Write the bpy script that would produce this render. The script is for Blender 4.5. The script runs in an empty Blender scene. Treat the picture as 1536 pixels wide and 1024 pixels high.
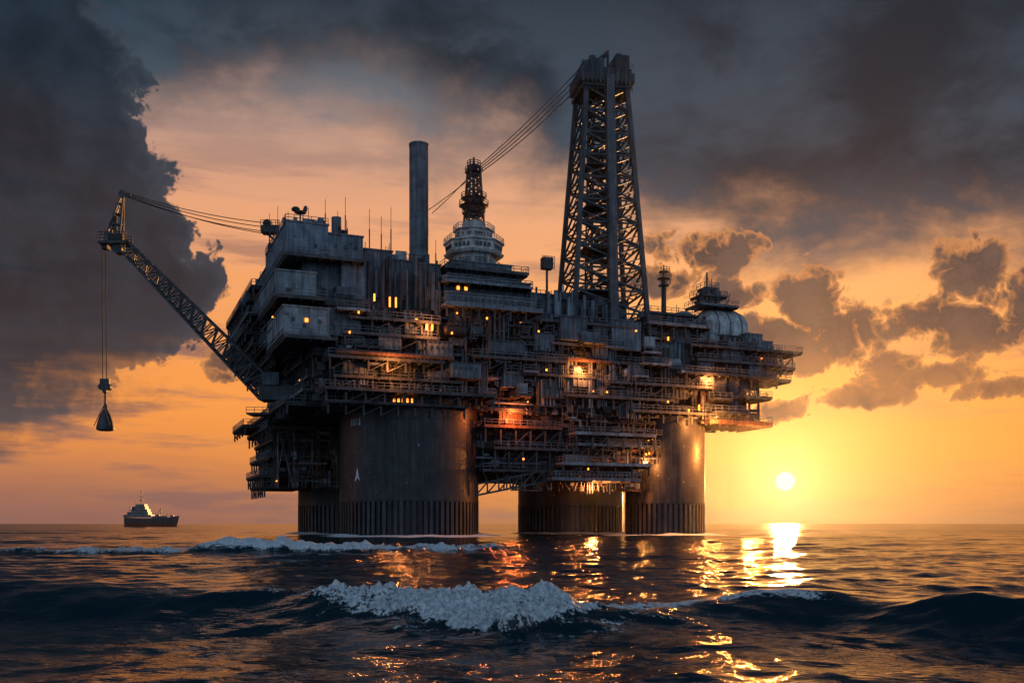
import bpy, math, random
import numpy as np
from mathutils import Vector, Matrix
R=math.radians
scn=bpy.context.scene
scn.view_settings.view_transform='Standard'; scn.view_settings.look='None'; scn.view_settings.exposure=0; scn.view_settings.gamma=1
H=3.0; FP=1493.3
SUN_AZ=R(15.35); SUN_EL=R(2.35)
SDIR=(math.sin(SUN_AZ)*math.cos(SUN_EL),math.cos(SUN_AZ)*math.cos(SUN_EL),math.sin(SUN_EL))

# ---------------------------------------------------------------- camera
cam=bpy.data.cameras.new('camera'); co=bpy.data.objects.new('camera',cam); scn.collection.objects.link(co)
co.location=(0,0,H); co.rotation_euler=(R(90),0,0); cam.lens=35; cam.sensor_width=36; cam.shift_y=(785-512)/1536
cam.clip_start=0.1; cam.clip_end=80000; scn.camera=co

# ---------------------------------------------------------------- node helpers
class N:
    def __init__(s,tree): s.t=tree; s.n=tree.nodes; s.l=tree.links
    def new(s,ty,**k):
        nd=s.n.new(ty)
        for a,b in k.items(): setattr(nd,a,b)
        return nd
    def put(s,sock,v):
        if isinstance(v,bpy.types.NodeSocket): s.l.new(v,sock)
        elif v is not None:
            try: sock.default_value=v
            except Exception: sock.default_value=(*v,1.0)
    def m(s,op,a,b=None,c=None,clamp=False):
        nd=s.new('ShaderNodeMath',operation=op,use_clamp=clamp)
        for i,v in enumerate((a,b,c)):
            if v is not None: s.put(nd.inputs[i],v)
        return nd.outputs[0]
    def vm(s,op,a,b=None,out=0):
        nd=s.new('ShaderNodeVectorMath',operation=op)
        s.put(nd.inputs[0],a)
        if b is not None: s.put(nd.inputs[1],b)
        return nd.outputs[out]
    def mix(s,f,a,b,bl='MIX'):
        nd=s.new('ShaderNodeMix',data_type='RGBA',blend_type=bl)
        s.put(nd.inputs[0],f)
        for i,v in ((6,a),(7,b)):
            if isinstance(v,bpy.types.NodeSocket): s.l.new(v,nd.inputs[i])
            else: nd.inputs[i].default_value=(v[0],v[1],v[2],1)
        return nd.outputs[2]
    def sstep(s,x,a,b,o0=0.0,o1=1.0,lin=False):
        nd=s.new('ShaderNodeMapRange',interpolation_type='LINEAR' if lin else 'SMOOTHSTEP')
        s.put(nd.inputs[0],x); nd.inputs[1].default_value=a; nd.inputs[2].default_value=b
        nd.inputs[3].default_value=o0; nd.inputs[4].default_value=o1
        return nd.outputs[0]
    def ramp(s,x,stops,interp='LINEAR'):
        nd=s.new('ShaderNodeValToRGB'); cr=nd.color_ramp; cr.interpolation=interp
        while len(cr.elements)>1: cr.elements.remove(cr.elements[-1])
        cr.elements[0].position=stops[0][0]; cr.elements[0].color=(*stops[0][1],1)
        for p,c in stops[1:]:
            e=cr.elements.new(p); e.color=(*c,1)
        s.put(nd.inputs[0],x); return nd.outputs[0]
    def curve(s,x,pts):
        x0=pts[0][0]; x1=pts[-1][0]; y0=min(p[1] for p in pts); y1=max(p[1] for p in pts)
        t=s.sstep(x,x0,x1,lin=True)
        c=s.ramp(t,[((p[0]-x0)/(x1-x0),((p[1]-y0)/(y1-y0),)*3) for p in pts],'EASE')
        return s.m('MULTIPLY_ADD',c,(y1-y0),y0)
    def noise(s,vec,scale,detail=5,rough=0.5,dist=0,lac=2.0,col=False):
        nd=s.new('ShaderNodeTexNoise'); s.put(nd.inputs['Vector'],vec)
        nd.inputs['Scale'].default_value=scale; nd.inputs['Detail'].default_value=detail
        nd.inputs['Roughness'].default_value=rough; nd.inputs['Distortion'].default_value=dist
        nd.inputs['Lacunarity'].default_value=lac
        return nd.outputs['Color' if col else 0]
def mulv(n,vec,x,y,z): return n.vm('MULTIPLY',vec,(x,y,z))

# ---------------------------------------------------------------- sky (world)
w=bpy.data.worlds.new('World'); scn.world=w; w.name='sky'; w.use_nodes=True
n=N(w.node_tree); n.n.clear()
tc=n.new('ShaderNodeTexCoord'); D=tc.outputs['Generated']
sep=n.new('ShaderNodeSeparateXYZ'); n.l.new(D,sep.inputs[0]); X,Y,Z=sep.outputs
A=n.m('MULTIPLY',n.m('ARCTAN2',X,Y),57.2958)
E=n.m('MULTIPLY',n.m('ARCSINE',Z),57.2958)
ang=n.m('MULTIPLY',n.m('ARCCOSINE',n.m('MINIMUM',n.vm('DOT_PRODUCT',D,SDIR,1),0.9999999)),57.2958)
nA=n.noise(D,5.0,4,0.5)                          # large masses
nB=n.noise(mulv(n,D,1,1,2.0),8.0,7,0.60,0.25)     # wisps
nC=n.noise(mulv(n,D,1,1,7.0),6.0,5,0.58,0.2)      # flat streaks
nF=n.noise(D,17.0,7,0.60)                         # ragged cloud detail
cA=n.m('SUBTRACT',nA,0.5); cB=n.m('SUBTRACT',nB,0.5); cC=n.m('SUBTRACT',nC,0.5); cF=n.m('SUBTRACT',nF,0.5)
# billowing detail: rounded bulges with sharp creases
warp=n.vm('ADD',D,n.vm('MULTIPLY',n.vm('SUBTRACT',n.noise(D,30.,2,.5,col=True),(.5,.5,.5)),(.03,.03,.03)))
puff=None
for sc,wt in ((24.,1.0),(53.,.6),(120.,.36),(260.,.2)):
    q=n.m('MULTIPLY',n.m('ABSOLUTE',n.m('MULTIPLY_ADD',n.noise(warp,sc,0),2.0,-1.0)),wt)
    puff=q if puff is None else n.m('ADD',puff,q)
puff=n.m('SUBTRACT',puff,.45)
Ew=n.m('ADD',E,n.m('MULTIPLY',cC,5.0))
warm=n.ramp(n.sstep(Ew,0,60,lin=True),[(0,(.42,.165,.085)),(0.02,(.64,.225,.075)),(0.06,(.93,.31,.060)),(0.12,(.95,.335,.075)),(0.2,(.92,.37,.13)),(0.28,(.80,.37,.20)),(0.36,(.46,.29,.235)),(0.46,(.12,.135,.17)),(0.7,(.035,.055,.085)),(1,(.025,.04,.07))])
far=n.sstep(ang,14,42); low=n.sstep(E,7,0)
warm=n.mix(n.m('MULTIPLY',n.m('MULTIPLY',far,low),0.75),warm,(.25,.125,.11))
st=n.m('MULTIPLY',n.sstep(nC,0.46,0.66),n.sstep(E,26,10))
warm=n.mix(n.m('MULTIPLY',st,n.sstep(ang,3,22,0.22,0.8)),warm,(.24,.125,.115))
g1=n.m('POWER',2.718,n.m('MULTIPLY',ang,-1/2.2)); g2=n.m('POWER',2.718,n.m('MULTIPLY',ang,-1/8.5))
warm=n.mix(1.0,warm,n.mix(g2,(0,0,0),(.46,.29,.05)),'ADD')
warm=n.mix(1.0,warm,n.mix(g1,(0,0,0),(.62,.52,.24)),'ADD')
# upper dark cloud deck
bE=n.curve(A,[(-40,21),(-28,23),(-20,22.5),(-10,23.0),(-2,21.5),(4,19.5),(9,17.0),(14,15.5),(20,15),(28,14.5),(40,14)])
dk=n.m('ADD',n.m('SUBTRACT',E,bE),n.m('ADD',n.m('MULTIPLY',cB,11.0),n.m('ADD',n.m('MULTIPLY',cA,7.0),n.m('MULTIPLY',cF,4.))))
mk=n.sstep(dk,-4.0,3.0)
lit=n.m('MULTIPLY',n.m('POWER',2.718,n.m('MULTIPLY',n.m('ADD',n.m('POWER',n.m('MULTIPLY',n.m('ADD',A,9.0),1/9.0),2.0),n.m('POWER',n.m('MULTIPLY',n.m('SUBTRACT',E,22.),1/4.0),2.0)),-1)),n.sstep(nB,0.36,0.62))
tex=n.m('ADD',nB,n.m('ADD',n.m('MULTIPLY',cA,.8),n.m('MULTIPLY',cF,.25)))
dcol=n.mix(n.sstep(tex,0.34,0.72),(.006,.019,.035),(.034,.062,.092))
dlow=n.mix(n.sstep(tex,.36,.66),(.019,.034,.053),(.078,.076,.090))
dcol=n.mix(n.sstep(E,20,11),dcol,dlow)
dcol=n.mix(n.m('MULTIPLY',lit,0.75),dcol,(.165,.185,.215))
dcol=n.mix(n.m('MULTIPLY',n.sstep(E,23,31),.75),dcol,(.005,.016,.030))
sky=n.mix(mk,warm,dcol)
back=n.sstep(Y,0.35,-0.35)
back_fill=n.ramp(n.sstep(n.m('ADD',E,n.m('MULTIPLY',cA,30.)),0,70,lin=True),[(0,(.24,.34,.47)),(0.3,(.34,.48,.66)),(1,(.08,.13,.21))])  # unseen sky behind the camera, brightened as cool fill for the platform
# right-hand cumulus groups (azimuth, elevation, radii in degrees)
blobs=[(16.9,12.0,2.2,2.0),(14.8,10.4,2.6,1.2),(18.4,10.4,2.6,1.9),(16.6,9.4,3.0,1.1),(24.8,13.2,2.2,1.8),(28.4,11.0,3.0,3.0),(22.8,10.8,2.6,1.6),(25.2,10.2,4.2,1.8),(21.0,8.2,2.2,1.0),(19.2,6.9,2.8,.7),(22.5,7.8,4.2,.7),(15.0,6.2,1.8,0.7),(26.6,7.0,2.8,.6),(11.0,15.0,3.0,1.3),(8.6,13.6,3.2,1.0),(12.2,12.6,2.2,.7),(33,12,5,4),(-14.5,8.6,4.2,1.0)]
fld=None
for (a,e,ra,re) in blobs:
    q=n.m('SUBTRACT',1.0,n.m('ADD',n.m('POWER',n.m('MULTIPLY',n.m('SUBTRACT',A,a),1/ra),2.0),n.m('POWER',n.m('MULTIPLY',n.m('SUBTRACT',E,e),1/re),2.0)))
    fld=q if fld is None else n.m('SMOOTH_MAX',fld,q,0.3)
fz=n.m('ADD',n.m('MAXIMUM',fld,-3.0),n.m('ADD',n.m('MULTIPLY',puff,1.5),n.m('MULTIPLY',cF,3.0)))
cm=n.sstep(fz,-0.05,0.28)
cin=n.mix(n.sstep(n.m('ADD',n.m('MULTIPLY',puff,.7),n.m('MULTIPLY',cF,1.4)),-.32,.34),(.026,.030,.042),(.10,.072,.070))
cin=n.mix(n.sstep(E,11,7),cin,n.mix(n.sstep(cF,-.12,.12),(.095,.060,.052),(.34,.15,.07)))
cc=n.mix(n.sstep(fz,0.05,.8),(.60,.24,.085),cin)
sky=n.mix(n.m('MULTIPLY',cm,0.96),sky,cc)
# towering dark cloud at the left
bA=n.curve(E,[(-2,-40),(2,-34),(4,-27),(7,-21.5),(10,-18),(12.5,-16.0),(15,-17.0),(18,-19.0),(21,-20.0),(24,-20.8),(25.5,-22.5),(28,-25.5),(34,-33)])
tf=n.m('ADD',n.m('SUBTRACT',bA,A),n.m('ADD',n.m('MULTIPLY',puff,2.2),n.m('ADD',n.m('MULTIPLY',cF,6.0),n.m('MULTIPLY',cA,4.))))
soft=n.sstep(E,11,5)
tm=n.mix(soft,n.sstep(tf,-.15,.4),n.sstep(n.m('ADD',tf,n.m('MULTIPLY',cC,14.)),-3.5,4.5))
tcol=n.mix(n.sstep(n.m('ADD',n.m('MULTIPLY',puff,.3),n.m('MULTIPLY',cF,2.)),-.45,.5),(.004,.013,.025),(.017,.032,.050))
tcol=n.mix(n.sstep(tf,2.2,0),tcol,(.036,.052,.073))
tcol=n.mix(n.sstep(E,14,3),tcol,n.mix(n.sstep(nC,.4,.62),(.036,.044,.060),(.10,.078,.080)))
front=n.sstep(Y,0.2,0.5)
sky=n.mix(n.m('MULTIPLY',n.m('MULTIPLY',tm,0.97),front),sky,tcol)
sky=n.mix(back,sky,back_fill)
disc=n.sstep(ang,0.56,0.47)
sky=n.mix(disc,sky,(1.6,1.35,.85))
sky=n.mix(n.sstep(E,-0.2,-2),sky,(.02,.03,.04))
nis=n.new('ShaderNodeTexSky',sky_type='NISHITA'); nis.sun_disc=False; nis.sun_elevation=SUN_EL; nis.sun_rotation=SUN_AZ; nis.dust_density=3
nb=n.mix(1.0,sky,n.mix(1.0,nis.outputs[0],(.001,.001,.001),'MULTIPLY'),'ADD')
bg=n.new('ShaderNodeBackground'); n.l.new(nb,bg.inputs[0]); bg.inputs[1].default_value=1.0
wo=n.new('ShaderNodeOutputWorld'); n.l.new(bg.outputs[0],wo.inputs[0])
w.cycles.sampling_method='MANUAL'; w.cycles.sample_map_resolution=512

sl=bpy.data.lights.new('sun','SUN'); so=bpy.data.objects.new('sun',sl); scn.collection.objects.link(so)
sl.energy=5.0; sl.angle=R(0.9); sl.color=(1,.44,.13); so.rotation_euler=Vector(SDIR).to_track_quat('Z','Y').to_euler(); so.location=(60,200,80)

# ---------------------------------------------------------------- sea haze around the platform (thin, forward scattering)
hm=bpy.data.meshes.new('haze')
x0,x1,y0,y1,z0,z1=-420,420,190,335,-3,230
hm.from_pydata([(x0,y0,z0),(x1,y0,z0),(x1,y1,z0),(x0,y1,z0),(x0,y0,z1),(x1,y0,z1),(x1,y1,z1),(x0,y1,z1)],[],[(0,3,2,1),(4,5,6,7),(0,1,5,4),(1,2,6,5),(2,3,7,6),(3,0,4,7)])
ho=bpy.data.objects.new('haze',hm); scn.collection.objects.link(ho)
mm=bpy.data.materials.new('sea_haze'); mm.use_nodes=True; hn=N(mm.node_tree); hn.n.clear()
vs=hn.new('ShaderNodeVolumeScatter'); vs.inputs['Density'].default_value=.00009; vs.inputs['Anisotropy'].default_value=.88; vs.inputs['Color'].default_value=(1,.9,.8,1)
ho_=hn.new('ShaderNodeOutputMaterial'); hn.l.new(vs.outputs[0],ho_.inputs['Volume']); hm.materials.append(mm)

# ---------------------------------------------------------------- materials
def steel(name,col,rough=.55,metal=.3,rust=.25,rustcol=(.09,.035,.015),streak=.5,bump=.02,var=.35):
    m=bpy.data.materials.new(name); m.use_nodes=True; n=N(m.node_tree); b=n.n['Principled BSDF']
    tc=n.new('ShaderNodeTexCoord').outputs['Object']
    at=n.new('ShaderNodeAttribute',attribute_name='tint').outputs['Fac']
    a=n.noise(tc,.35,4,.6); s=n.noise(mulv(n,tc,1,1,.06),1.3,4,.65); f=n.noise(tc,3.,4,.6)
    v=n.m('MULTIPLY',at,n.sstep(a,.3,.7,1-var,1+var))
    v=n.m('MULTIPLY',v,n.sstep(s,.35,.65,1-streak,1.08))
    cb=n.new('ShaderNodeCombineXYZ'); [n.l.new(v,cb.inputs[i]) for i in range(3)]
    c=n.mix(1.0,col,cb.outputs[0],'MULTIPLY')
    rm=n.m('MULTIPLY',n.sstep(n.m('ADD',n.m('MULTIPLY',s,.6),n.m('MULTIPLY',f,.4)),.50,.66),rust)
    c=n.mix(rm,c,rustcol)
    n.l.new(c,b.inputs['Base Color']); n.put(b.inputs['Roughness'],n.sstep(f,.3,.7,rough-.12,rough+.15)); b.inputs['Metallic'].default_value=metal
    bp=n.new('ShaderNodeBump'); bp.inputs['Strength'].default_value=.5; bp.inputs['Distance'].default_value=bump; n.l.new(f,bp.inputs['Height']); n.l.new(bp.outputs[0],b.inputs['Normal'])
    return m
def emis(name,col,st):
    m=bpy.data.materials.new(name); m.use_nodes=True; b=m.node_tree.nodes['Principled BSDF']
    b.inputs['Base Color'].default_value=(*col,1); b.inputs['Emission Color'].default_value=(*col,1); b.inputs['Emission Strength'].default_value=st
    m.cycles.emission_sampling='NONE'; return m
M=[steel('dark_steel',(.058,.062,.070),.6,.15,.4),                 #0
   steel('grey_panel',(.16,.19,.23),.65,.05,.28),                  #1
   steel('light_panel',(.40,.45,.50),.6,.0,.22),                    #2
   steel('rusty_or_warmlit_steel',(.16,.075,.04),.6,.2,.7,(.22,.07,.02)),      #3 rust; also carries painted orange light on ledges
   emis('lamp_glow',(1,.27,.03),3.4),                              #4
   steel('white_paint',(.66,.68,.68),.5,.0,.25),                   #5
   emis('red_lamp_glow',(1,.10,.02),2.5),                           #6
   steel('column_steel',(.034,.035,.042),.46,.3,.45,(.09,.038,.016),.5,.03), #7
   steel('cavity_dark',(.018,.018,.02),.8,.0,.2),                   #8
   steel('oxide_red_paint',(.25,.05,.025),.6,.0,.2),                #9
   steel('window_glass',(.02,.025,.03),.2,.0,.0)]                  #10

class MB:
    def __init__(s): s.v=[];s.f=[];s.m=[];s.t=[];s.T=None
    def _v(s,pts,t):
        b=len(s.v)
        if s.T: pts=[s.T(p) for p in pts]
        s.v.extend(pts); s.t.extend([t]*len(pts)); return b
    def box(s,x0,x1,y0,y1,z0,z1,m=0,t=1.0):
        b=s._v([(x0,y0,z0),(x1,y0,z0),(x1,y1,z0),(x0,y1,z0),(x0,y0,z1),(x1,y0,z1),(x1,y1,z1),(x0,y1,z1)],t)
        for q in ((0,3,2,1),(4,5,6,7),(0,1,5,4),(1,2,6,5),(2,3,7,6),(3,0,4,7)):
            s.f.append(tuple(b+i for i in q)); s.m.append(m)
    def frame(s,p,q):
        p=Vector(p);q=Vector(q);d=(q-p)
        if d.length<1e-6: d=Vector((0,0,1e-3))
        d.normalize(); a=Vector((0,0,1)) if abs(d.z)<.9 else Vector((1,0,0))
        x=d.cross(a).normalized(); y=d.cross(x).normalized(); return p,q,x,y
    def cyl(s,p,q,r0,r1=None,k=8,m=0,t=1.0,cap=True,ph=0):
        r1=r0 if r1 is None else r1
        p,q,x,y=s.frame(p,q); pts=[]
        for c,r in ((p,r0),(q,r1)):
            for i in range(k):
                a=2*math.pi*(i+ph)/k; pts.append(tuple(c+x*math.cos(a)*r+y*math.sin(a)*r))
        b=s._v(pts,t)
        for i in range(k):
            j=(i+1)%k; s.f.append((b+i,b+j,b+k+j,b+k+i)); s.m.append(m)
        if cap: s.f.append(tuple(b+i for i in reversed(range(k)))); s.m.append(m); s.f.append(tuple(b+k+i for i in range(k))); s.m.append(m)
    def beam(s,p,q,w,m=0,t=1.0): s.cyl(p,q,w*.7071,None,4,m,t,True,.5)
    def rail(s,p,q,h=1.3,m=0,t=1.0,w=.11,sp=1.8,mid=2):
        p=Vector(p);q=Vector(q);L=(q-p).length; k=max(1,int(L/sp)); up=Vector((0,0,h))
        for i in range(k+1):
            c=p.lerp(q,i/k); s.beam(c,c+up,w,m,t)
        for j in range(1,mid+1): s.beam(p+up*j/mid,q+up*j/mid,w,m,t)
    def lathe(s,c,prof,k=48,m=0,t=1.0,axis='z'):
        pts=[]
        for r,z in prof:
            for i in range(k):
                a=2*math.pi*i/k
                if axis=='z': pts.append((c[0]+r*math.cos(a),c[1]+r*math.sin(a),c[2]+z))
                else: pts.append((c[0]+z,c[1]+r*math.cos(a),c[2]+r*math.sin(a)))
        b=s._v(pts,t)
        for j in range(len(prof)-1):
            for i in range(k):
                i2=(i+1)%k; s.f.append((b+j*k+i,b+j*k+i2,b+(j+1)*k+i2,b+(j+1)*k+i)); s.m.append(m)
    def build(s,name,parent=None,smooth=False):
        me=bpy.data.meshes.new(name); me.from_pydata([tuple(v) for v in s.v],[],s.f)
        used=sorted(set(s.m)); mp={u:i for i,u in enumerate(used)}
        for u in used: me.materials.append(M[u])
        me.polygons.foreach_set('material_index',[mp[i] for i in s.m])
        at=me.attributes.new('tint','FLOAT','POINT'); at.data.foreach_set('value',s.t)
        if smooth:
            me.polygons.foreach_set('use_smooth',[True]*len(s.f)); me.update()
            try: me.set_sharp_from_angle(angle=R(35))
            except Exception: pass
        me.update(); o=bpy.data.objects.new(name,me); scn.collection.objects.link(o); o.parent=parent; return o
def empty(name,loc=(0,0,0),rz=0):
    o=bpy.data.objects.new(name,None); scn.collection.objects.link(o); o.location=loc; o.rotation_euler=(0,0,rz); return o

# ---------------------------------------------------------------- oil platform; local axes: u along front, v into the depth
YAW=R(22); OX,OY=-48.7,215.0; cu,su=math.cos(YAW),math.sin(YAW)
plat=empty('oil_platform',(OX,OY,0),YAW)
def loc(x,y): dx,dy=x-OX,y-OY; return (cu*dx+su*dy,-su*dx+cu*dy)
rng=random.Random(7)
def rt(a=.5,b=1.5): return rng.uniform(a,b)

def clutter(B,u0,u1,v,z0,z1,cnt,pal=(0,0,0,1,1,3),lamp=.006):
    for _ in range(cnt):
        k=rng.random(); u=rng.uniform(u0,u1); z=rng.uniform(z0,z1); m=rng.choice(pal); t=rt()
        if k<.30:
            ww=rng.uniform(.5,3.2); hh=rng.uniform(.5,2.6); d=rng.uniform(.3,2.2)
            B.box(u,min(u+ww,u1),v-d*.5+rng.random()*.1,v+d,z,min(z+hh,z1),m,t)
        elif k<.50:
            L=rng.uniform(2,min(9,z1-z0+1)); a=max(z0,z-L/2); r=rng.uniform(.08,.35); vv=v-rng.uniform(0,1.2)
            B.cyl((u,vv,a),(u,vv,min(a+L,z1)),r,None,7,m,t)
        elif k<.72:
            L=rng.uniform(3,16); r=rng.uniform(.07,.28); e=min(u+L,u1); vv=v-rng.uniform(0,1.5)
            B.cyl((u,vv,z),(e,vv,z),r,None,6,m,t)
            if rng.random()<.5: B.cyl((e,vv,z),(e,vv,max(z0,z-rng.uniform(1,3))),r,None,6,m,t)
        elif k<.86:
            s=rng.choice((-1,1)); L=rng.uniform(2,4.5); vv=v-rng.uniform(0,1)
            B.beam((u,vv,z0+.2),(min(max(u+s*L,u0),u1),vv,z1-.1),.22,m,t)
        elif k<.95:
            B.beam((u,v-.8,z0),(u,v-.8,z1),.3,m,t)
        elif k<.95+lamp: B.box(u,u+.28,v-1.7,v-1.3,z,z+rng.choice((.3,.3,.9)),4)
        else:
            ww=rng.uniform(1,2.5); B.box(u,u+ww,v-1.8,v,z,z+.2,m,t); B.rail((u,v-1.8,z+.2),(u+ww,v-1.8,z+.2),1.0,0,1)
def gallery(B,u0,u1,v0,v1,z,m=0,rail=True,t=1.0,th=.45,posts=0,low=None,ends=True):
    B.box(u0,u1,v0,v1,z-th,z,m,t)
    B.box(u0-.06,u1+.06,v0-.12,v0+.0,z-th-.15,z+.12,m,t*1.15)
    if rail:
        B.rail((u0,v0+.05,z+.1),(u1,v0+.05,z+.1),1.3,1,.9)
        if ends: B.rail((u0,v0,z+.1),(u0,v1,z+.1),1.3,1,.9); B.rail((u1,v0,z+.1),(u1,v1,z+.1),1.3,1,.9)
    k=int((u1-u0)/2.5)
    for i in range(k+1):
        u=u0+.3+(u1-u0-.6)*i/max(1,k); B.box(u-.12,u+.12,v0+.1,v1,z-th-.5,z-th-.01,0,.9)
    if posts and low is not None:
        for i in range(posts+1):
            u=u0+.4+(u1-u0-.8)*i/posts; B.box(u-.2,u+.2,v0+.3,v0+.7,low,z-th-.51,0,1)
            if i<posts and rng.random()<.5:
                un=u0+.4+(u1-u0-.8)*(i+1)/posts; B.beam((u,v0+.5,low),(un,v0+.5,z-th-.5),.2,0,.9)
def ribs(B,u0,u1,v,z0,z1,sp,m,t=.9,d=.18,w=.22):
    k=int((u1-u0)/sp)
    for i in range(k+1):
        u=u0+(u1-u0-w)*i/max(1,k)
        B.box(u,u+w,v-d,v+.02,z0+.05,z1-.05,m,t*rng.uniform(.85,1.12))
def windows(B,u0,u1,v,z,cnt,w=.7,h=.8,lit=.03):
    for i in range(cnt):
        u=u0+(u1-u0)*(i+.5)/cnt; B.box(u-w/2,u+w/2,v-.06,v+.02,z,z+h,4 if rng.random()<lit else 10)
def rooftop(B,u0,u1,v0,v1,z,cnt,hmax=3.,pal=(0,0,1,1,2)):
    for _ in range(cnt):
        u=rng.uniform(u0,u1-1); v=rng.uniform(v0,v1-1); k=rng.random(); m=rng.choice(pal); t=rt()
        if k<.45: B.box(u,min(u1,u+rng.uniform(.8,3)),v,v+rng.uniform(.8,3),z,z+rng.uniform(.4,hmax*.7),m,t)
        elif k<.7: B.cyl((u,v,z),(u,v,z+rng.uniform(.6,hmax)),rng.uniform(.15,.6),None,10,m,t)
        elif k<.85: B.beam((u,v,z),(u,v,z+rng.uniform(hmax*.8,hmax*1.8)),.12,0,1)
        else:
            L=rng.uniform(1.5,4); B.rail((u,v,z),(min(u1,u+L),v,z),rng.uniform(1.2,2.2),0,1,.12,1.0)

# columns
LEGS={'leg_front':(-24.7,240,16.6,33),'leg_right':(40.2,262,10.35,33),'leg_mid':(17.0,290,15.2,32),'leg_back':(-47.8,290,14.2,32)}
for nm,(x,y,r,zt) in LEGS.items():
    B=MB(); u,v=loc(x,y); k=120
    B.lathe((u,v,0),[(r-.6,-12),(r-.6,7.9),(r,8.0),(r,zt),(0.1,zt)],k,7,1.0)
    nr=int(2*math.pi*r/1.35)
    for i in range(nr):
        a=2*math.pi*i/nr; ca,sa=math.cos(a),math.sin(a)
        wd=.38; t=rng.uniform(.6,1.6)
        pts=[]
        for rr,ss in ((r-.7,-wd),(r+.04,-wd),(r+.04,wd),(r-.7,wd)):
            pts.append((u+rr*ca-ss*sa,v+rr*sa+ss*ca))
        b=B._v([(p[0],p[1],-8) for p in pts]+[(p[0],p[1],8.15) for p in pts],t)
        for q in ((4,5,6,7),(0,1,5,4),(1,2,6,5),(2,3,7,6)): B.f.append(tuple(b+i2 for i2 in q)); B.m.append(7)
    B.lathe((u,v,0),[(r,8.18),(r+.12,8.18),(r+.12,8.42),(r,8.42)],k,7,.7)
    for zz in (14.2,20.5,26.7): B.lathe((u,v,0),[(r,zz-.05),(r+.03,zz-.04),(r+.03,zz+.04),(r,zz+.05)],k,7,.75)
    for j in range(14):
        a=rng.uniform(-math.pi,0); zz=rng.uniform(10,29); rr=r+.05
        B.box(u+rr*math.cos(a)-.12,u+rr*math.cos(a)+.12,v+rr*math.sin(a)-.12,v+rr*math.sin(a)+.12,zz,zz+rng.uniform(.2,.5),2,rng.uniform(.3,.8))
    if nm=='leg_front':
        def onhull(deg,z,off=.05): a=R(deg); return (u+(r+off)*math.cos(a),v+(r+off)*math.sin(a),z)
        for i,dg in enumerate((-158.5,-155.5,-152.5,-149.)):
            p=onhull(dg,25.4); q=onhull(dg,27.0); B.beam(p,q,.32,5,1.2)
        b=B._v([onhull(-154.5,12.6),onhull(-151.5,13.5),onhull(-148.5,12.6),onhull(-151.6,15.8)],1.3); B.f+= [(b,b+1,b+3),(b+1,b+2,b+3)]; B.m+=[5,5]
        for i in range(5):
            p=onhull(-118+i*3.4,30.0,.15); B.box(p[0]-.2,p[0]+.2,p[1]-.2,p[1]+.1,p[2],p[2]+1.0,4)
    B.build(nm,plat,True)

# hull core
B=MB()
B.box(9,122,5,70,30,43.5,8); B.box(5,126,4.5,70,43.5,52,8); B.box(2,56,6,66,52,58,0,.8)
for z in (30.,33.,36.5,40.,43.5,47.,50.5):
    B.box(6.5,125,3.6,4.4,z-.35,z+.35,0,1.1)
for i in range(42):
    u=7+i*2.88; B.box(u-.25,u+.25,3.9,4.3,30,52,0,rt())
for i in range(23):
    u=10+i*5; B.box(u-.3,u+.3,5,70,28.9,30,0,1)
for i in range(10): B.box(9,122,6+i*6.8,6.6+i*6.8,28.4,29.9,0,.9)
B.build('hull_core',plat)
B=MB()
zl=[29.,32.,35.2,38.6,42.,45.4,48.8,52.]
for i in range(len(zl)-1):
    z0,z1=zl[i],zl[i+1]
    for (a,b_) in ((6,30),(30,58),(58,86),(86,124 if z0>37 else 118)):
        clutter(B,a,b_,3.4,z0,z1,60); clutter(B,a,b_,1.6,z0,z1,22)
# tall riser bundles and vessels crossing several decks
for _ in range(40):
    u=rng.uniform(8,118); z0=rng.uniform(29,42); L=rng.uniform(6,16); k=rng.randint(2,6); r=rng.uniform(.15,.45); m=rng.choice((0,1,1)); vv=rng.uniform(-1.2,1.2)
    for j in range(k): B.cyl((u+j*r*2.6,vv,z0),(u+j*r*2.6,vv,min(53,z0+L*rng.uniform(.8,1))),r,None,8,m,rt())
for _ in range(16):
    u=rng.uniform(10,115); z=rng.choice(zl[:-1])+.4; r=rng.uniform(.9,1.5); L=rng.uniform(3,7)
    B.lathe((u,-.2,z+r),[(.1,0),(r*.7,.2),(r,.7),(r,L-.7),(r*.7,L-.2),(.1,L)],16,rng.choice((0,1,2)),rt(.5,1),'x')
B.build('front_pipework',plat)
B=MB()
zs=[(29.8,8,40,-3.5),(32.2,7,46,-6.5),(35.6,10,40,-1.5),(39.2,8,34,-5.5),(38.6,50,74,-1.2),(41.8,42,66,-2.2),(42.6,72,94,-1.4),(45.2,12,34,-1.8),(46.2,62,84,-1.6),(48.6,18,34,-2.4),(34.0,66,96,-1.5),(37.6,84,110,-2.8),(41.0,98,126,-3.5),(44.6,102,128,-2.6),(48.2,100,128,-2.5),(51.4,58,84,-2.0),(31.0,84,118,-1.8)]
for z,a,b_,v0 in zs:
    gallery(B,a,b_,v0,3.5,z,0,True,rt(.9,1.4),.4,int((b_-a)/4),z-3.0)
for _ in range(26):
    u=rng.uniform(8,112); z=rng.choice(zl[1:]); L=rng.uniform(3,8); v0=rng.uniform(-4.5,-.5)
    gallery(B,u,u+L,v0,3,z+rng.uniform(-1.2,1.2),rng.choice((0,0,1)),True,rt(),.3)
    if rng.random()<.5:
        B.box(u+.4,u+L*.7,v0+.6,3,z+1.2,z+rng.uniform(3,3.8),rng.choice((1,1,2,0)),rt(.5,1.0))
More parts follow.
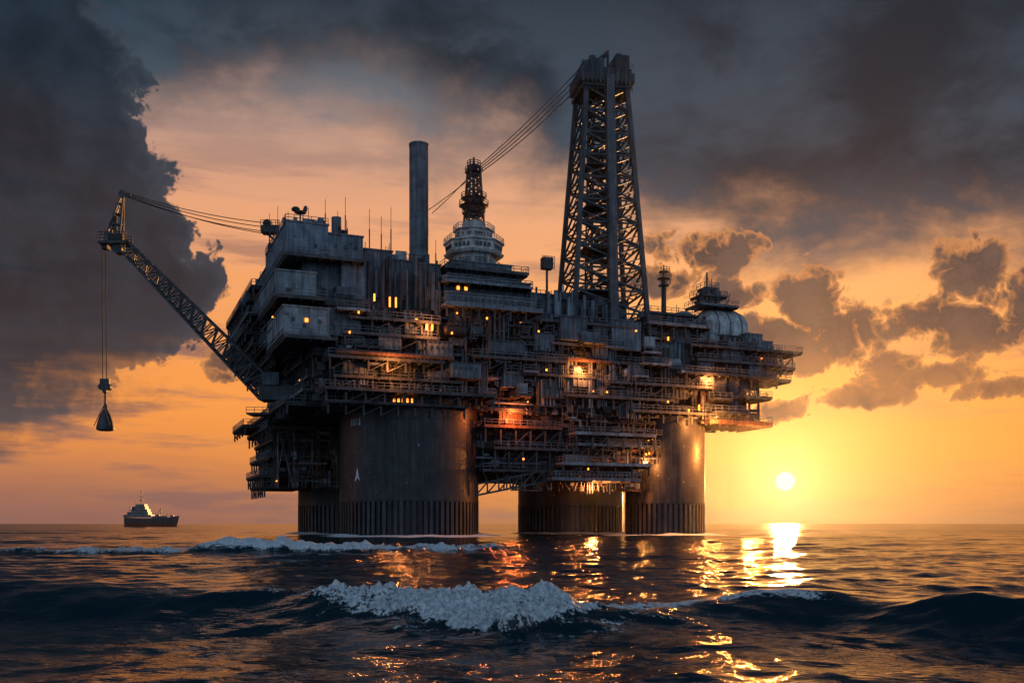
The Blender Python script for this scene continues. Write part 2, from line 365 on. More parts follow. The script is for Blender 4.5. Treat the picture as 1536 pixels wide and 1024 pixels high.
# plated modules
for (u,L,z,h,v0,m,t) in ((20,5,41.8,4.6,-1.5,1,.9),(26,4,45.8,5,-1,1,1.3),(31,6,40.5,3.6,-2.2,2,.4),(36.5,7,36.2,3.4,-3,1,1.),(37,3.4,44,8,0,0,1.8),(42,3,47,6,-.4,1,.8),(46,9,42.4,3.0,-1.8,1,.7),(58,5,44,4.2,-1,1,1.1),(64,7,46.8,5.4,-2.4,1,.75),(73,4,43,7.5,-1.6,0,2.),(78,8,45.5,7,-1.8,1,1.),(83,4,38,4.2,-1.5,1,.8),(90,6,44,4,-1,1,1.),(97,4,48.6,3.6,-.5,2,.4),(92,8,34.5,3,-1,0,1.7),(103,4,41.5,3,-2,1,1.),(110,6,44.8,3.2,-1.5,2,.45),(118,4,41.3,3,-2,1,1.1),(106,5,36,4,-1,1,.8),(60,6,33,4,-.5,0,1.7),(12,5,36,3,-1.5,1,.8),(50,5,35,3,-1,1,.8),(68,5,36,3,-1,1,.9)):
    B.box(u,u+L,v0,3.2,z,z+h,m,t); ribs(B,u,u+L,v0,z,z+h,1.1,m,t); B.box(u-.15,u+L+.15,v0-.2,3,z+h,z+h+.25,0,1)
    if h>3.2 and rng.random()<.6: windows(B,u+.4,u+L-.4,v0-.16,z+h*.55,max(2,int(L/1.4)),.6,.7,.08)
B.box(9.5,36,-6.4,-5.6,39.6,40.2,3,1.2); B.box(58,78,-2.1,-1.3,42.0,42.6,3,1.1); B.box(104,126,-1,-.3,28.4,29.0,3,1.2)  # left ledge and right deck edge: orange lamplight painted in as colour
for (u,z,hh) in ((18.5,52,1.6),(22,51,2.2),(23.4,51,2.2),(30.5,46.5,1.3),(31.8,46.5,1.3),(36.5,46,.5),(45,50,.5),(15,49,.5),(58,48,.4),(13,44.5,.5),(99,31,.7),(93,33,.5),(102,31.5,1.4),(109,31,.6),(60,39,.5),(76,34.6,.4),(84,50,.4)):
    B.box(u,u+.32,-3.0,-2.7,z,z+hh,4)
B.build('front_galleries',plat)

# corner accommodation blocks (upper left)
B=MB()
def block(u0,u1,v0,v1,z0,z1,m=1,t=1.,sp=1.6,wins=0,cap=True):
    B.box(u0,u1,v0,v1,z0,z1,m,t); ribs(B,u0,u1,v0,z0,z1,sp,m,t)
    k=int((v1-v0)/(sp*1.6))
    for i in range(k+1):
        v=v0+(v1-v0-.25)*i/max(1,k); B.box(u0-.16,u0+.01,v,v+.22,z0+.05,z1-.05,m,t*rng.uniform(.8,1.15))
    for _ in range(int((u1-u0)*(z1-z0)/14)):
        a=rng.uniform(u0+.3,u1-1.5); zz=rng.uniform(z0+.3,z1-1.3); B.box(a,a+rng.uniform(.5,1.4),v0-.26,v0,zz,zz+rng.uniform(.4,1.1),rng.choice((m,0,1)),t*rng.uniform(.4,1.3))
    if cap: B.box(u0-.25,u1+.25,v0-.25,v1+.2,z1,z1+.35,m,t*.8); B.box(u0-.3,u1+.3,v0-.3,v1+.2,z0-.4,z0,m,t*.7)
    if wins: windows(B,u0+.6,u1-.6,v0-.2,z0+(z1-z0)*.45,wins)
block(0,9,0,30,62,68.3,1,1.4,1.2,0); block(9.2,17,1.0,50,61.5,66.8,1,1.2,1.4,3)
block(.5,6,31,68,60.5,66.0,1,.9)
block(4,12,2.2,60,53,61.5,1,.75,1.9,0); block(12.2,17.5,.6,40,51,61.2,1,1.25,1.1,0)
block(-2.6,6.0,-2.0,22,52.2,57.0,2,.62,1.3,0); block(-2,5,24,62,52.5,58,1,.7)
block(-1.2,8.5,-3.4,18,43.6,49.2,2,.70,1.7,3); block(-.8,5.5,20,58,45.5,50,1,.8,2)  # pale front blocks here and above: cool front-left light put into the colour
block(9,16,-1.0,10,44.5,50.5,1,.7,1.4,2); block(6.5,13,-1.5,12,51,52.5,0,1)
B.box(1,12,.5,66,50,53,0,.7); B.box(6,14,1.5,66,40,50,0,.6)
gallery(B,-2.9,8,-4,22,51.5,0); gallery(B,-1.4,10,-5,20,42.9,0,True); gallery(B,-.6,17,-1.6,28,61.2,0,True)
B.T=lambda p:(p[1],p[0],p[2])   # left face: first axis runs in depth
for z0,z1,q in ((41,45,3),(45,50,0),(50,54,.0),(56,61,.5),(36,41,7.5),(30,36,7.5)):
    clutter(B,8,70,q+.0,z0,z1,60)
for z,a,b_,q in ((61,30,70,-3.5),(58.2,40,72,-5),(54,28,70,-4.5),(50.5,34,74,-5),(47,30,72,-3.2),(43.0,20,70,0),(40,10,66,5),(36.5,8,70,6),(33.5,8,74,5),(30.5,8,74,1),(29,50,74,-3)):
    gallery(B,a,b_,q,9,z,rng.choice((0,1)),True,rt(.8,1.2),.4,int((b_-a)/5),z-2.8)
for a,b_,q,z0,z1 in ((44,58,-4.5,50.6,53.6),(60,72,-4,54.1,57.3),(36,46,-3.8,58.3,60.8),(50,66,-2.5,43.6,46.6),(62,72,-4.6,47.1,50)):
    B.box(a,b_,q,4,z0,z1,1,rt(.6,1.1)); ribs(B,a,b_,q,z0,z1,1.5,1,.8)
B.T=None
B.build('accommodation_blocks',plat)

B=MB()
rooftop(B,0,9,0,30,68.7,26,2.2); rooftop(B,9.5,17,1,30,67.1,22,3.5); rooftop(B,.5,6,31,66,66.4,20,2.5)
B.rail((-.2,-.2,68.6),(9,-.2,68.6),1.2,1,.9); B.rail((-.2,-.2,68.6),(-.2,30,68.6),1.2,1,.9)
for (u,v,z,h) in ((-1,18,66,9),(0,12,68,7),(2,10,68,5.5),(9,3,68,7),(12,4,67,6),(13.5,3,67,9),(19,3,64,10),(22,4,64,9),(24,3,64,11),(35,4,62,7)):
    B.beam((u,v,z),(u,v,z+h*.55),.22,0,1); B.beam((u,v,z+h*.5),(u,v,z+h),.1,0,1)
# satellite scanner
B.beam((4,6,68.5),(4,6,72.2),.3,0); B.cyl((4,6,72.2),(4,6,72.5),1.3,1.3,14,0)
B.lathe((3.0,6,73.0),[(.2,-.7),(.9,-.4),(1.0,.0),(.6,.4),(.1,.5)],12,0); B.lathe((5.2,6,73.2),[(.2,-.5),(.7,-.3),(.8,.2),(.1,.5)],12,0,1,'x')
B.cyl((11.5,3,66.8),(11.5,3,71.2),1.1,1.1,14,1,.9); B.cyl((8,3,68),(8,3,70.6),.7,.7,12,1,.9)
B.build('roof_equipment',plat)

# middle blocks
B=MB()
block(17.6,24,2,40,50,64.5,1,.8,1.0); block(24.2,30,3,40,50,63,1,.65,.9,0); block(30.2,35.5,2,30,50,62.5,1,.9,1.1)
for i in range(34):
    u=17.8+rng.random()*17; v=2-rng.uniform(.3,2); z=50+rng.random()*5; B.cyl((u,v,z),(u,v,z+rng.uniform(4,11)),rng.uniform(.15,.55),None,8,rng.choice((0,1)),rt())
block(35.8,58,-1.2,30,53.6,55.8,2,.5,2.0,0); block(36,56,1.0,30,56.2,58.3,1,.7,1.2,10); block(35.4,57,-.6,28,58.7,59.5,2,.6,3,0)
block(37,56,2.5,26,59.8,62.4,1,.8,1.1,6); block(39,54,4,24,62.7,64.6,1,.9,1.4,4)
gallery(B,35,59,-3.6,2,53.2,1,True,1.1,.7,6,50); gallery(B,36,57,-2,2,58.6,1,True,1.,.3); gallery(B,36,57,.4,4,62.5,0,True)
windows(B,37,57,-1.45,54.4,14,.8,.7,.0)
clutter(B,36,58,.4,45,53,120)
block(57,66,2.5,25,52,58.2,1,.8,1.1,0); block(66.3,71,3.5,25,52,59.0,0,1.8,1.0); block(71.2,78,2.6,30,51,57.4,1,.7,1.0,3); 
block(79,86,3,30,46,52.5,1,.8,1.0,0)
for i in range(34):
    u=57+rng.random()*28; z=50+rng.random()*4; B.cyl((u,1.2+rng.random(),z),(u,1.6,z+rng.uniform(2,6.5)),rng.uniform(.2,.6),None,9,rng.choice((0,1,1)),rt())
B.lathe((81.5,7,44),[(5.,0),(5.,10.5),(4.6,12),(3.6,13.2),(1.8,14),(.1,14.2)],28,1,.9)
B.lathe((73,9,50),[(2.4,0),(2.4,8.0),(1.8,9),(.1,9.4)],22,1,.8)
for (a,b_,z,c) in ((18,35,62.8,50),(36,57,61.6,40),(57,86,57.6,90),(86,104,52.8,90),(106,127,49.6,60)):
    rooftop(B,a,b_,2.6,24,z,c,3.8)
B.build('process_modules',plat,False)

# right end
B=MB()
block(86.5,92,2,30,48,52.6,1,.9,1.1,3); block(93,103,3,28,46,51.8,1,1.0,1.0,0)
block(106,122,6,26,48.2,50.6,1,1.,1.5,0); block(120.5,125.5,3,20,45.6,53.0,2,.65,.9,0); block(126,129.5,4,18,46,51.5,1,1.1,1.2,0)
gallery(B,88,106,-2.4,4,53.0,1,True,1.1,.5,5,49); gallery(B,88,104,0,4,56,0,True,1,.3,4,53)
gallery(B,122,137,1,9,49.0,0,True,1.2,.4); gallery(B,122,133,-1,8,44.2,0,True); gallery(B,118,131,-2,8,40.8,0,True,1,.4); gallery(B,112,125,-2,8,36,0)
gallery(B,105,124,-3.5,12,29.2,3,True,1.2,.8); gallery(B,106,116,-4.5,6,31.4,0)  # lower right deck: its orange lighting is put into the colour
for u in (131,134.5): B.beam((u,2,43),(u,2,49),.25)
B.beam((131,2,43),(134.5,2,43),.3); B.beam((128,2,41),(136,2,49),.3); B.box(131,134,1.5,4,43,44.6,1,.7)
clutter(B,104,128,1.5,40,48,160); clutter(B,104,122,1.5,36,40,50); clutter(B,88,106,1.2,46,56,110)
clutter(B,104,116,.2,29.5,37,60)
B.box(116,121,-2,1,29.3,31.6,3,1.2)
B.build('right_modules',plat)
B=MB()
T0=110.5
B.lathe((T0,12,55.0),[(.1,0),(2.5,.25),(4.2,1),(5.3,2.3),(5.7,3.6),(5.7,11),(5.4,12.6),(4.6,13.9),(3.2,14.9),(1.5,15.4),(.1,15.6)],36,5,.8,'x')
for x in (3.8,7.4,11.0): B.lathe((T0+x,12,55.0),[(5.7,-.15),(5.88,-.1),(5.88,.1),(5.7,.15)],36,1,1.,'x')
B.lathe((106.5,12,53.5),[(4.4,-4),(4.4,2.5),(3.8,4.2),(2.2,5.6),(.1,6.2)],26,1,1.4)
for u in (113,117,122): B.box(u-.4,u+.4,7,17,48,51,0)
gallery(B,109,121,7,15,61.2,1,True,1,.3)
for _ in range(34):
    u=110+rng.random()*8.5; v=8+rng.random()*6; B.beam((u,v,61.2),(u+rng.uniform(-1.5,1.5),v,61.2+rng.uniform(1,4.5)),.2,0,1)
gallery(B,110,118,8,14,63.8,0,True,1,.25); gallery(B,111.5,116,9,13,66,0,True,1,.2); B.beam((113.5,11,61),(113.5,11,70.5),.35); B.beam((115,11,64),(115,11,69),.15)
B.box(111,113,9,11,64,65.8,0); B.box(115,116.5,9,11,64,65.4,1)
B.build('storage_tank',plat,True)

# hanging mid decks between legs
B=MB()
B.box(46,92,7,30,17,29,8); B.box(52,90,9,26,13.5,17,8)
for i in range(6): clutter(B,44,92,6.0,16+i*2.2,18.4+i*2.2,60)
for i in range(3): clutter(B,66,92,2.5,18+i*3.5,22+i*3.5,34)
clutter(B,52,90,6,11,17,90)
gallery(B,46,66,1,8,26.2,3,True,1,.4,5,22); gallery(B,68,90,-2.5,8,25.0,1,True,1.1,.5,5,21)
gallery(B,68,92,-1,8,22.4,1,True,.9,.4,6,18); gallery(B,48,70,0,8,21.0,0,True,1,.4,6,16)
gallery(B,64,88,-3.5,8,17.6,1,True,1.1,.5,5,14.6); gallery(B,62,86,-2,8,14.0,1,True,.9,.5)
gallery(B,46,64,2,8,15.8,0,True,1,.3)
for i in range(9):   # inclined access truss
    a=i/9; b_=(i+1)/9; p=lambda q,dz: (44+q*26,1.5,9.6+q*5.2+dz)
    B.beam(p(a,0),p(b_,0),.45); B.beam(p(a,2.6),p(b_,2.6),.4); B.beam(p(a,0),p(a,2.6),.3); B.beam(p(a,0),p(b_,2.6),.3)
    B.beam(p(a,2.6),(p(a,0)[0],5,16),.25)
B.rail((63,-2,14.2),(86,-2,14.2),1.4,2,.7,.14,1.0)
for i in range(30): B.cyl((64+i*.8,2+rng.random()*3,17),(64+i*.8,3,10+rng.random()*4),.16,None,6,0,rt())
B.box(78,88,1,6,22.6,24.4,2,.5); B.box(66,72,-1,4,17.8,19.6,1,.6); B.box(50,56,2,6,26.6,30,3,.6); ribs(B,50,56,2,26.6,30,.9,3,.8)
for (u,z) in ((52.5,29),(54.2,29.5),(51.5,26.9)): B.box(u,u+.5,1.4,1.7,z,z+.9,6)
for (u,z) in ((88,20),(88.9,20.2),(72,16),(55,18)): B.box(u,u+.3,-.9,-.6,z,z+.5,4)
B.build('hanging_decks',plat)
# small aft decks beside the back leg
B=MB()
B.T=lambda p:(p[1],p[0],p[2])
for z,a,b_,q in ((27.5,34,74,1),(24.6,40,74,3),(20.4,46,76,2),(16,48,76,1),(13.2,50,76,2)):
    gallery(B,a,b_,q,14,z,0,True,1,.4,6,z-3.2)
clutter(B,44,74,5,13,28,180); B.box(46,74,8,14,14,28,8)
B.T=None
gallery(B,2,20,40,60,20.4,0); clutter(B,3,22,40,12,28,120)
B.build('aft_decks',plat)

# chimney (exhaust stack)
B=MB(); u,v=32.4,9
B.lathe((u,v,55),[(2.25,0),(2.25,37.0),(2.35,37.1),(2.35,37.6),(2.05,37.6),(1.95,35)],40,1,.8)
for zz in (61,68,75,82,89): B.lathe((u,v,zz),[(2.25,-.06),(2.3,-.05),(2.3,.05),(2.25,.06)],40,1,.6)
B.build('exhaust_stack',plat,True)

# white control tower and mast
B=MB()
c=(48.0,14)
def oct_(r0,r1,z0,z1,m,t=1.,k=8,sx=1.): 
    pts=[]
    for r,z in ((r0,z0),(r1,z1)):
        for i in range(k):
            a=2*math.pi*(i+.5)/k; pts.append((c[0]+r*sx*math.cos(a),c[1]+r*math.sin(a),z))
    b=B._v(pts,t)
    for i in range(k):
        j=(i+1)%k; B.f.append((b+i,b+j,b+k+j,b+k+i)); B.m.append(m)
    B.f.append(tuple(b+k+i for i in range(k))); B.m.append(m); B.f.append(tuple(b+i for i in reversed(range(k)))); B.m.append(m)
oct_(6.3,6.0,60,65.5,5,.75); oct_(5.2,5.6,65.5,68.6,5,.9); oct_(7.2,7.5,68.6,69.2,5,.75); oct_(6.8,7.2,69.2,71.6,5,1.); oct_(7.6,7.6,71.6,72.0,5,.85)
oct_(4.6,4.6,72,74.8,5,.9); oct_(5.2,5.2,74.8,75.1,5,.7); oct_(3.2,2.8,75.1,77.2,5,.7)
for k_,(rr,zz,hh) in enumerate(((5.75,62.4,1.0),(5.2,66.4,1.2),(6.75,70,.9),(4.3,73.2,.9))):
    for i in range(8):
        p0=Vector((rr*math.cos(2*math.pi*(i+.5)/8),rr*math.sin(2*math.pi*(i+.5)/8),0)); p1=Vector((rr*math.cos(2*math.pi*(i+1.5)/8),rr*math.sin(2*math.pi*(i+1.5)/8),0))
        for f in (.2,.4,.6,.8):
            if rng.random()<.2: continue
            q=p0.lerp(p1,f); q=q+q.normalized()*.16; B.box(c[0]+q.x-.32,c[0]+q.x+.32,c[1]+q.y-.3,c[1]+q.y+.3,zz,zz+hh,10)
for rr,zz in ((7.4,72.),(5.1,75.1),(7.0,65.6)):
    for i in range(8):
        a=2*math.pi*(i+.5)/8; b_=2*math.pi*(i+1.5)/8
        B.rail((c[0]+rr*math.cos(a),c[1]+rr*math.sin(a),zz),(c[0]+rr*math.cos(b_),c[1]+rr*math.sin(b_),zz),1.2,5,.8,.12,1.2)
def tower(B,cx,cy,z0,z1,w0,w1,bays,t,rot=0,m=0,hz=True,tl=1.6,tint=1.,xb=True):
    def cor(i,f):
        ww=w0+(w1-w0)*f; a=rot+math.pi/4+i*math.pi/2; return Vector((cx+ww*.7071*math.cos(a),cy+ww*.7071*math.sin(a),z0+(z1-z0)*f))
    for i in range(4):
        B.beam(cor(i,0),cor(i,1),t*tl,m,tint)
        for j in range(bays):
            f0,f1=j/bays,(j+1)/bays
            B.beam(cor(i,f0),cor((i+1)%4,f1),t,m,tint); B.beam(cor((i+1)%4,f0),cor(i,f1),t,m,tint)
            if hz: B.beam(cor(i,f0),cor((i+1)%4,f0),t,m,tint)
            if w0>12:   # secondary K bracing
                mid=cor(i,f0).lerp(cor((i+1)%4,f0),.5); fm=(f0+f1)/2
                B.beam(mid,cor(i,fm),t*.6,m,tint); B.beam(mid,cor((i+1)%4,fm),t*.6,m,tint)
        B.beam(cor(i,1),cor((i+1)%4,1),t,m,tint)
tower(B,c[0],c[1],77,91,3.9,2.4,7,.24); B.cyl((c[0],c[1],77),(c[0],c[1],92),.5,.4,8,0)
for zz,rr in ((79.5,2.9),(81.3,3.7),(83.2,3.2),(89.6,2.2),(91.2,1.7)):
    B.cyl((c[0],c[1],zz-.35),(c[0],c[1],zz),rr*.8,rr,14,0)
    for i in range(10):
        a=2*math.pi*i/10;b_=2*math.pi*(i+1)/10
        B.rail((c[0]+rr*math.cos(a),c[1]+rr*math.sin(a),zz),(c[0]+rr*math.cos(b_),c[1]+rr*math.sin(b_),zz),1.1,0,1,.13,1.2)
B.cyl((c[0],c[1],91),(c[0],c[1],93.4),.35,.25,8,0); B.beam((c[0]-.8,c[1],91),(c[0]-.8,c[1],93),.15)
B.build('control_tower',plat)

B=MB()
B.cyl((64.2,6,52),(64.2,6,66),.35,.3,8,0); B.box(62.9,65.5,5,7,65.4,68.2,0); B.rail((62.6,5,65.2),(65.8,5,65.2),3.2,0,1,.12,.8)
B.build('lamp_mast',plat)
B=MB()
AU=97.8
B.cyl((AU,7,50),(AU,7,66.5),.75,.6,10,0,1.2)
for zz,r_ in ((64.5,1.4),(66.3,1.7),(68,1.3)): B.cyl((AU,7,zz),(AU,7,zz+.3),r_,r_,12,0); B.rail((AU-r_,7-r_*.6,zz+.3),(AU+r_,7-r_*.6,zz+.3),1.1,0,1,.12,.7)
B.cyl((AU,7,66),(AU,7,70),.3,.15,8,0)
B.build('antenna_mast',plat)

# derrick
DX0=22.8
der=empty('drilling_derrick',(DX0,255,-.8),R(11))
B=MB()
tower(B,0,0,50,113,19.4,10.6,11,.42,0,0,True,2.6,1.25)
tower(B,.5,2,50,113,7,5,18,.28,0,0,True,1.4,1.)
B.beam((0.6,-9.6,50),(0.6,-5.6,116),2.1,0,1.8)
for i in range(10):
    z=57+i*5.3; w_=(19.2+(10.4-19.2)*(z-50)/63)*.45
    if i in (1,3,5,7): B.box(-w_*.8,w_*.3,-w_*.7,w_*.7,z,z+.25,0); B.rail((-w_*.8,-w_*.7,z),(w_*.3,-w_*.7,z),1.1,0,1,.14,1.1)
    B.box(-3+rng.random()*3,rng.random()*3+1,0,3,z-2,z+rng.uniform(-.5,1.5),0,1)
for s in (-1,1): B.cyl((s*2.4,1,52),(s*1.6,1,112),.35,.35,8,0)
B.box(-6.3,6.3,-6,6,113,113.8,0,1.2); B.box(-6.8,6.2,-6.2,6,114.6,117.8,0,1.1); B.rail((-6.8,-6.3,117.8),(6.6,-6.3,117.8),1.2); B.rail((-6.4,-6.3,111.6),(6.4,-6.3,111.6),1.6)
for i in range(12): B.box(-6.6+i*1.1,-6.1+i*1.1,-6.4,-6.1,113.8,117.8,0,rt())
B.box(-4,-0.5,-4,4,117.8,121.0,0,1); B.box(2.4,6,-5,4,117.8,121.8,0,.9); B.box(-5.8,-4.3,-4,2,117.8,120,0,1); B.box(3,4.2,-4,2,121.8,122.6,0,1)
B.box(6.2,7.4,-5,0,115,117.4,0,1)
B.beam((-6,0,118),(1.2,-2,123.6),.6); B.beam((-2.5,0,118),(1.2,-2,123.6),.5); B.beam((1.2,-2,118),(1.2,-2,124.0),.5); B.cyl((-3.5,-2,121.6),(-2.3,-2,121.6),.9,.9,12,0)
for i in range(6): B.beam((-5.5+i*1.1,-1,118),(-5+i*1.1,-1.5,119.5+i*.7),.25)
B.build('lattice_tower',der)
def W(px,py,d): return Vector(((px-768)/FP*d,d,H+(785-py)/FP*d))   # image pixel coordinates at a chosen depth -> world
def sag(B,p,q,s,r,k=14,m=0):
    pr=p
    for i in range(1,k+1):
        f=i/k; c_=p.lerp(q,f)-Vector((0,0,s*4*f*(1-f))); B.cyl(pr,c_,r,None,5,m,.6,False); pr=c_
ct=(OX+cu*c[0]-su*c[1],OY+su*c[0]+cu*c[1])
dinv=Matrix.Translation((DX0,255,-.8)) @ Matrix.Rotation(R(11),4,'Z'); dinv.invert()
CB=MB()
def dsag(p,q,s,r): sag(CB,dinv@Vector(p),dinv@Vector(q),s,r)
for i,(dz,dx) in enumerate(((0,0),(1.1,.3),(2.2,.6),(3.4,.9))):
    dsag((DX0-2.5+dx,253,121.8-dz),(ct[0]+1.2+dx*.5,ct[1],91.2-dz*.45),.8+i*.2,.125)
dsag((ct[0],ct[1],89),(-20.2,236,77),.3,.12); dsag((ct[0],ct[1],89.9),(-18.9,236,76.5),.3,.1)
CB.build('hoist_cables',der)

# ---------------------------------------------------------------- crane
cr=empty('crane',(-59,242,0))
B=MB(); off=Vector((-59,242,0))
def P(px,py,d): return W(px,py,d)-off
def lboom(B,a,b,w0,w1,bays,t):
    d=(b-a).normalized(); x=Vector((0,1,0)); y=d.cross(x).normalized()
    def c_(i,f):
        ww=(w0+(w1-w0)*f)/2; s=[(-1,-1),(1,-1),(1,1),(-1,1)][i]; return a.lerp(b,f)+x*s[0]*ww+y*s[1]*ww
    for i in range(4):
        B.beam(c_(i,0),c_(i,1),t*1.8,0,1)
        for j in range(bays):
            f0,f1=j/bays,(j+1)/bays; i2=(i+1)%4
            B.beam(c_(i,f0),c_(i2,f0),t,0,1)
            if j%2: B.beam(c_(i,f0),c_(i2,f1),t,0,1)
            else: B.beam(c_(i2,f0),c_(i,f1),t,0,1)
a=P(405,590,242); b=P(186,368,236)
lboom(B,a,b,5.2,2.6,26,.27)
B.build('boom',cr)
B=MB()
hd=P(172,364,236); x,y,z=hd
B.box(x-3.2,x+3.4,y-2,y+2,z-.6,z,0,1); B.rail((x-3.2,y-2,z),(x+3.4,y-2,z),2.,0,1,.16,.8,3); B.rail((x-3.2,y+2,z),(x+3.4,y+2,z),2.,0,1,.16,.8,3)
B.box(x-1.2,x+2.2,y-1.2,y+1.2,z,z+1.9,0,1); B.box(x-2.8,x-1.4,y-1,y+1,z-1.6,z-.6,0,1); B.cyl((x+1,y-1.3,z-1.6),(x+1,y+1.3,z-1.6),1.2,1.2,14,0)
tp=P(184,292,236)
for dx,dy in ((-1.5,-1),(1.6,-1),(-1.5,1),(1.6,1)): B.beam((x+dx,y+dy,z+1.6),(tp.x+dx*.15,tp.y+dy*.2,tp.z),.36)
for f in (.25,.5,.75):
    zz=z+1.6+(tp.z-z-1.6)*f; B.box(x+(tp.x-x)*f-1.3*(1-f)-.2,x+(tp.x-x)*f+1.4*(1-f)+.3,y-.8,y+.8,zz,zz+.3,0)
B.beam((x-1,y-1,z+4),(x+1.4,y-1,z+8),.2); B.cyl((x,y,z+3),(x+.2,y,z+7),.6,.4,10,0)
B.cyl((tp.x,tp.y-.5,tp.z),(tp.x,tp.y+.5,tp.z),.9,.9,14,0); B.box(tp.x-.3,tp.x+2,tp.y-.3,tp.y+.3,tp.z-.6,tp.z+.3,0); B.beam(tp,tp+Vector((-.3,0,1.4)),.25)
B.build('boom_head',cr)
B=MB()
for i,(s_,e_) in enumerate((((190,289),(405,335)),((190,291),(400,341)),((190,295),(395,347)),((188,292),(395,350)))):
    sag(B,P(s_[0],s_[1],236+i*.3),P(e_[0],e_[1],232+i*1.2),1.0,.1)
lx=P(156,368,236); lz=P(157,568,236)
for dx in (-.45,.45): sag(B,Vector((lx.x+dx,lx.y,lx.z)),Vector((lz.x+dx,lz.y,lz.z)),0,.11,2)
B.build('cables',cr)
B=MB()
q=P(158,570,236); x,y,z=q
B.box(x-1.1,x+1.1,y-.6,y+.6,z-1.2,z+.3,0); B.cyl((x-.7,y-.7,z-1.6),(x-.7,y+.7,z-1.6),.8,.8,12,0); B.cyl((x+.7,y-.7,z-1.6),(x+.7,y+.7,z-1.6),.8,.8,12,0)
B.box(x-.5,x+.5,y-.5,y+.5,z-3,z-1.5,0); B.cyl((x,y,z-6.2),(x,y,z-3),.16,.16,6,0)
for i in range(5): B.box(x-.32,x+.32,y-.15,y+.15,z-3.3-i*.55,z-3.0-i*.55,0)
B.lathe((x,y,z),[(.25,-5.6),(.5,-6.2),(.45,-6.8),(1.2,-8.2),(1.75,-9.8),(2.05,-11.2),(2.0,-11.8),(1.5,-12.0),(.1,-12.0)],20,0,1.)
for s in (-1,1): B.beam((x,y-1,z-6.2),(x+s*1.9,y-1.9,z-11),.15)
B.build('hook_and_bucket',cr,True)
B=MB()
a=P(405,592,242); x,y,z=a
B.cyl((x+4,y,z-6),(x+4,y,z+3),2.6,2.6,18,0); B.box(x-2,x+9,y-3,y+3,z-1.5,z+2,0,1); B.box(x-1,x+3,y-3.5,y-.5,z+2,z+5,1,.6); B.rail((x-2,y-3,z+2),(x+9,y-3,z+2))
B.beam((x+2,y,z+2),(x+5,y,z+9),.5); B.beam((x+8,y,z+2),(x+5,y,z+9),.5); B.box(x-5,x+1,y-3,y+3,z-5.0,z-4.6,0); B.rail((x-5,y-3,z-4.6),(x+1,y-3,z-4.6))
t=P(402,340,233); x,y,z=t
B.box(x-1.4,x+3,y-1.5,y+1.5,z-1.6,z,0); B.cyl((x,y-1,z+.5),(x,y+1,z+.5),1.0,1.0,14,0); B.beam((x-1,y,z-1),(x+5,y,z-6),.5); B.rail((x-1.4,y-1.5,z),(x+3,y-1.5,z),1.1,0,1,.12,.8)
B.build('pedestal',cr)

# ---------------------------------------------------------------- cargo ship
ship=empty('cargo_ship',(0,0,0)); sx0,sd=-((768-186)/FP)*1000,1000.; L=53.
ship.location=(sx0,sd,0)
B=MB()
st_=24; secs=[]
for i in range(st_+1):
    f=i/st_; x=f*L
    wid=6.*min(1,(f/.10)**.5 if f<.10 else 1)*(1 if f<.75 else max(0.02,1-((f-.75)/.25)**2))
    sh=8.6+1.6*max(0,(f-.6)/.4)**2*1.5+.8*max(0,(.25-f)/.25)
    rake=2.6*max(0,(f-.8)/.2)
    secs.append([(x+rake*k_,y_,z_) for (k_,y_,z_) in ((0,-wid*.75,-1),(0.25,-wid*.95,3.4),(.3,-wid*.96,3.45),(1,-wid,sh),(1,wid,sh),(.3,wid*.96,3.45),(.25,wid*.95,3.4),(0,wid*.75,-1))])
b=B._v([p for s in secs for p in s],.8)
for i in range(st_):
    for j in range(7):
        B.f.append((b+i*8+j,b+(i+1)*8+j,b+(i+1)*8+j+1,b+i*8+j+1)); B.m.append({0:9,1:9,5:9,6:9,3:1}.get(j,0))
B.f.append(tuple(b+i for i in range(8))); B.m.append(0)
B.build('hull',ship)
B=MB()
B.box(1.5,29,-5,5,9.4,12,5,.25); B.box(5,26,-4.8,4.8,12,14.8,5,.25); B.box(9,25,-4.4,4.4,14.8,17.6,5,.28); B.box(12,23,-4.6,4.6,17.6,20.5,5,.25); B.box(13,22,-3.8,3.8,20.5,22.5,5,.25)
for z in (12.9,15.8,18.6):
    for i in range(12): B.box(7+i*1.5,7.8+i*1.5,-5.0,-4.7,z,z+.9,10)
B.cyl((9,0,14),(9,0,20),1.6,1.4,12,0); B.beam((17.5,0,22),(17.5,0,37),.7); B.beam((15,0,30),(20,0,30),.5); B.beam((19,0,22),(19,0,29),.5); B.box(16.5,18.5,-1,1,26,27.2,0); B.beam((12,0,20),(12,0,26),.35)
B.beam((32,0,9),(32,0,17),.6); B.beam((37,0,9),(37,0,19),.6); B.beam((44,0,9),(44,0,14),.4); B.beam((32,0,11),(37,0,18),.4)
B.box(30,45,-4,4,8.6,10.6,1,.8); B.box(33,36,-4,4,10.6,12,3,1); B.box(47,50,-2,2,9.5,11.8,1,.8); B.rail((1,-5.5,9.3),(50,-5.8,9.6),1.3,1,1,.25,3)
B.build('superstructure',ship)

